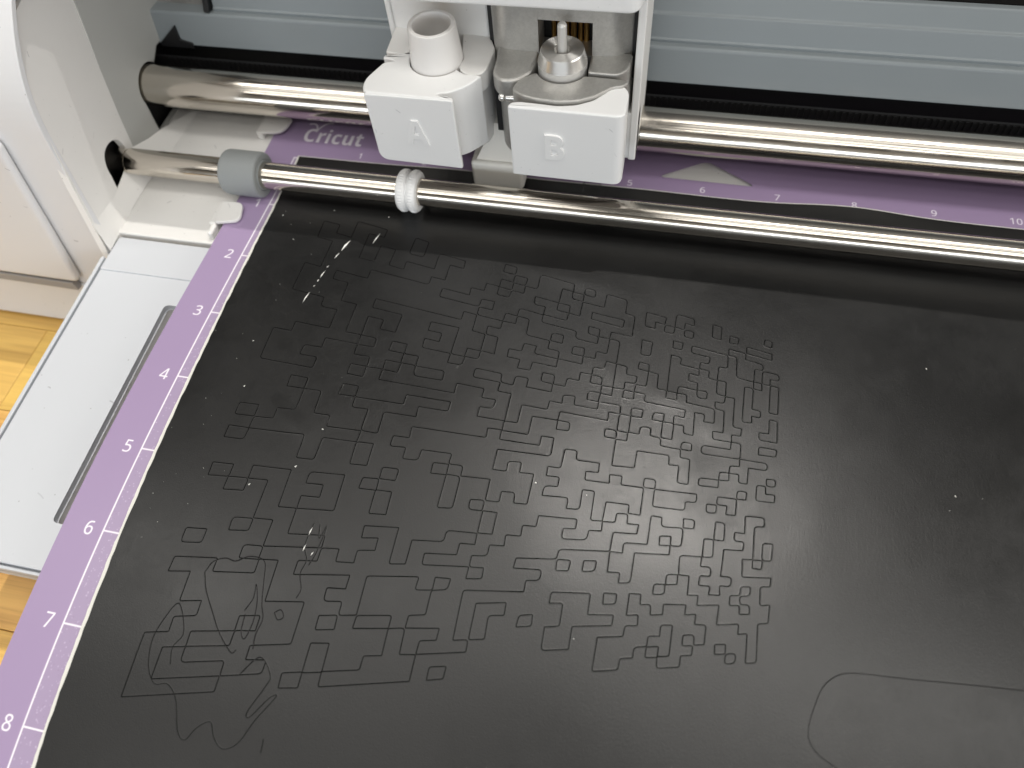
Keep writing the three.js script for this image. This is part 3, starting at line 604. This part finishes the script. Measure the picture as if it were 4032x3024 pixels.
  // torn slits where the white backing shows
  const paper = std(lin(0.85, 0.85, 0.82), 0.5);
  const sliver = (x0, z0, x1, z1, w) => { const tear = [], L = Math.hypot(x1 - x0, z1 - z0), nx = -(z1 - z0) / L * w, nz = (x1 - x0) / L * w, h = (x, z) => [x, vinylH(x, z) + 0.006, z]; const a = h(x0, z0), b = h(x1, z1), m = h((x0 + x1) / 2 + nx, (z0 + z1) / 2 + nz), q = h((x0 + x1) / 2 - nx * 0.3, (z0 + z1) / 2 - nz * 0.3); tear.push(...a, ...q, ...m, ...m, ...q, ...b); mesh('exposed_backing', geo(tear), paper, vs); };
  [[1.42, 1.52, 1.355, 1.73, 0.024], [1.35, 1.76, 1.31, 1.88, 0.012], [1.285, 2.0, 1.265, 2.05, 0.007], [1.265, 2.1, 1.235, 2.24, 0.012], [1.235, 2.26, 1.225, 2.30, 0.012], [1.215, 2.36, 1.205, 2.40, 0.008], [1.19, 2.48, 1.155, 2.68, 0.013], [1.79, 1.33, 1.74, 1.54, 0.015], [1.815, 1.0, 1.81, 1.03, 0.01], [2.33, 5.55, 2.315, 5.64, 0.009], [2.32, 5.74, 2.31, 5.82, 0.008], [2.43, 5.80, 2.41, 5.85, 0.008]].forEach(a => sliver(...a));
}
function free_cuts(curve, cut) {
  // freehand scribble lines at the lower left
  curve([[1.33, 6.22], [1.42, 6.40], [1.58, 6.61], [1.72, 6.78], [1.90, 6.93], [1.95, 6.90]]);
  curve([[1.33, 6.22], [1.38, 6.10], [1.50, 6.04], [1.62, 6.05], [1.74, 5.98], [1.87, 5.97], [1.95, 6.02], [2.0, 6.2], [2.06, 6.42], [2.12, 6.56], [2.10, 6.72], [2.12, 6.86]], 90);
  curve([[1.9, 6.52], [1.95, 6.38], [1.93, 6.24], [2.0, 6.40], [2.03, 6.6], [2.0, 6.78], [1.94, 6.72], [1.92, 6.55]], 60);
  curve([[1.32, 7.16], [1.28, 7.0], [1.34, 6.84], [1.18, 6.58], [1.08, 6.76], [1.04, 6.98], [1.10, 7.22], [1.22, 7.36], [1.36, 7.34], [1.50, 7.46], [1.62, 7.72], [1.72, 7.78], [1.80, 7.66], [1.92, 7.58], [2.0, 7.70], [2.12, 7.78], [2.26, 7.70], [2.36, 7.48], [2.50, 7.24], [2.44, 7.26], [2.30, 7.46], [2.26, 7.42], [2.36, 7.18], [2.38, 7.06], [2.22, 6.92], [2.06, 7.12]], 220);
  curve([[2.33, 5.5], [2.31, 5.75], [2.38, 5.9], [2.36, 6.05], [2.42, 6.2], [2.40, 6.3]], 40);
  curve([[2.40, 5.5], [2.44, 5.65], [2.48, 5.5], [2.46, 5.8], [2.42, 5.95]], 40);
  curve([[2.22, 6.48], [2.28, 6.44], [2.33, 6.50], [2.28, 6.54], [2.22, 6.48]], 20);
  curve([[2.5, 7.62], [2.51, 7.74]], 6);
  // rounded outline at the lower right
  curve([[7.9, 6.86], [7.74, 6.79], [7.6, 6.72], [7.52, 6.62], [7.51, 6.5], [7.55, 6.34], [7.62, 6.15], [7.74, 6.02], [7.92, 5.96], [8.4, 5.92], [9.0, 5.86], [10.2, 5.76]], 90, 0.0014);
}
// ---------------------------------------------------------------- white flecks of cut waste lying on the vinyl
{
  const r = rng(99), g = [];
  const spots = [[0.62, 1.62], [0.3, 1.2], [1.0, 1.0], [0.75, 3.35], [8.72, 2.42], [8.9, 4.0], [4.6, 4.62], [1.45, 5.2], [2.05, 4.4], [1.9, 4.9], [0.9, 4.0]];
  for (let i = 0; i < 36; i++) spots.push(i < 28 ? [0.2 + r() * r() * 2.2, 0.9 + r() * 6] : [2 + r() * 8, 2 + r() * 6]);
  spots.forEach(([x, z], i) => { const s = i < 11 ? 0.012 + r() * 0.012 : 0.003 + r() * 0.006; g.push(new THREE.TetrahedronGeometry(s).scale(1, 0.35, 0.6).rotateY(r() * 6).translate(x, vinylH(x, z) + s * 0.2, z)); });
  solo('cut_flecks', [5, droop(4), 4], g, std(lin(0.6, 0.6, 0.57), 0.8), { label: 'tiny pale flecks of cut waste scattered over the black vinyl', category: 'debris', kind: 'stuff' });
}
renderer.render(scene, camera);
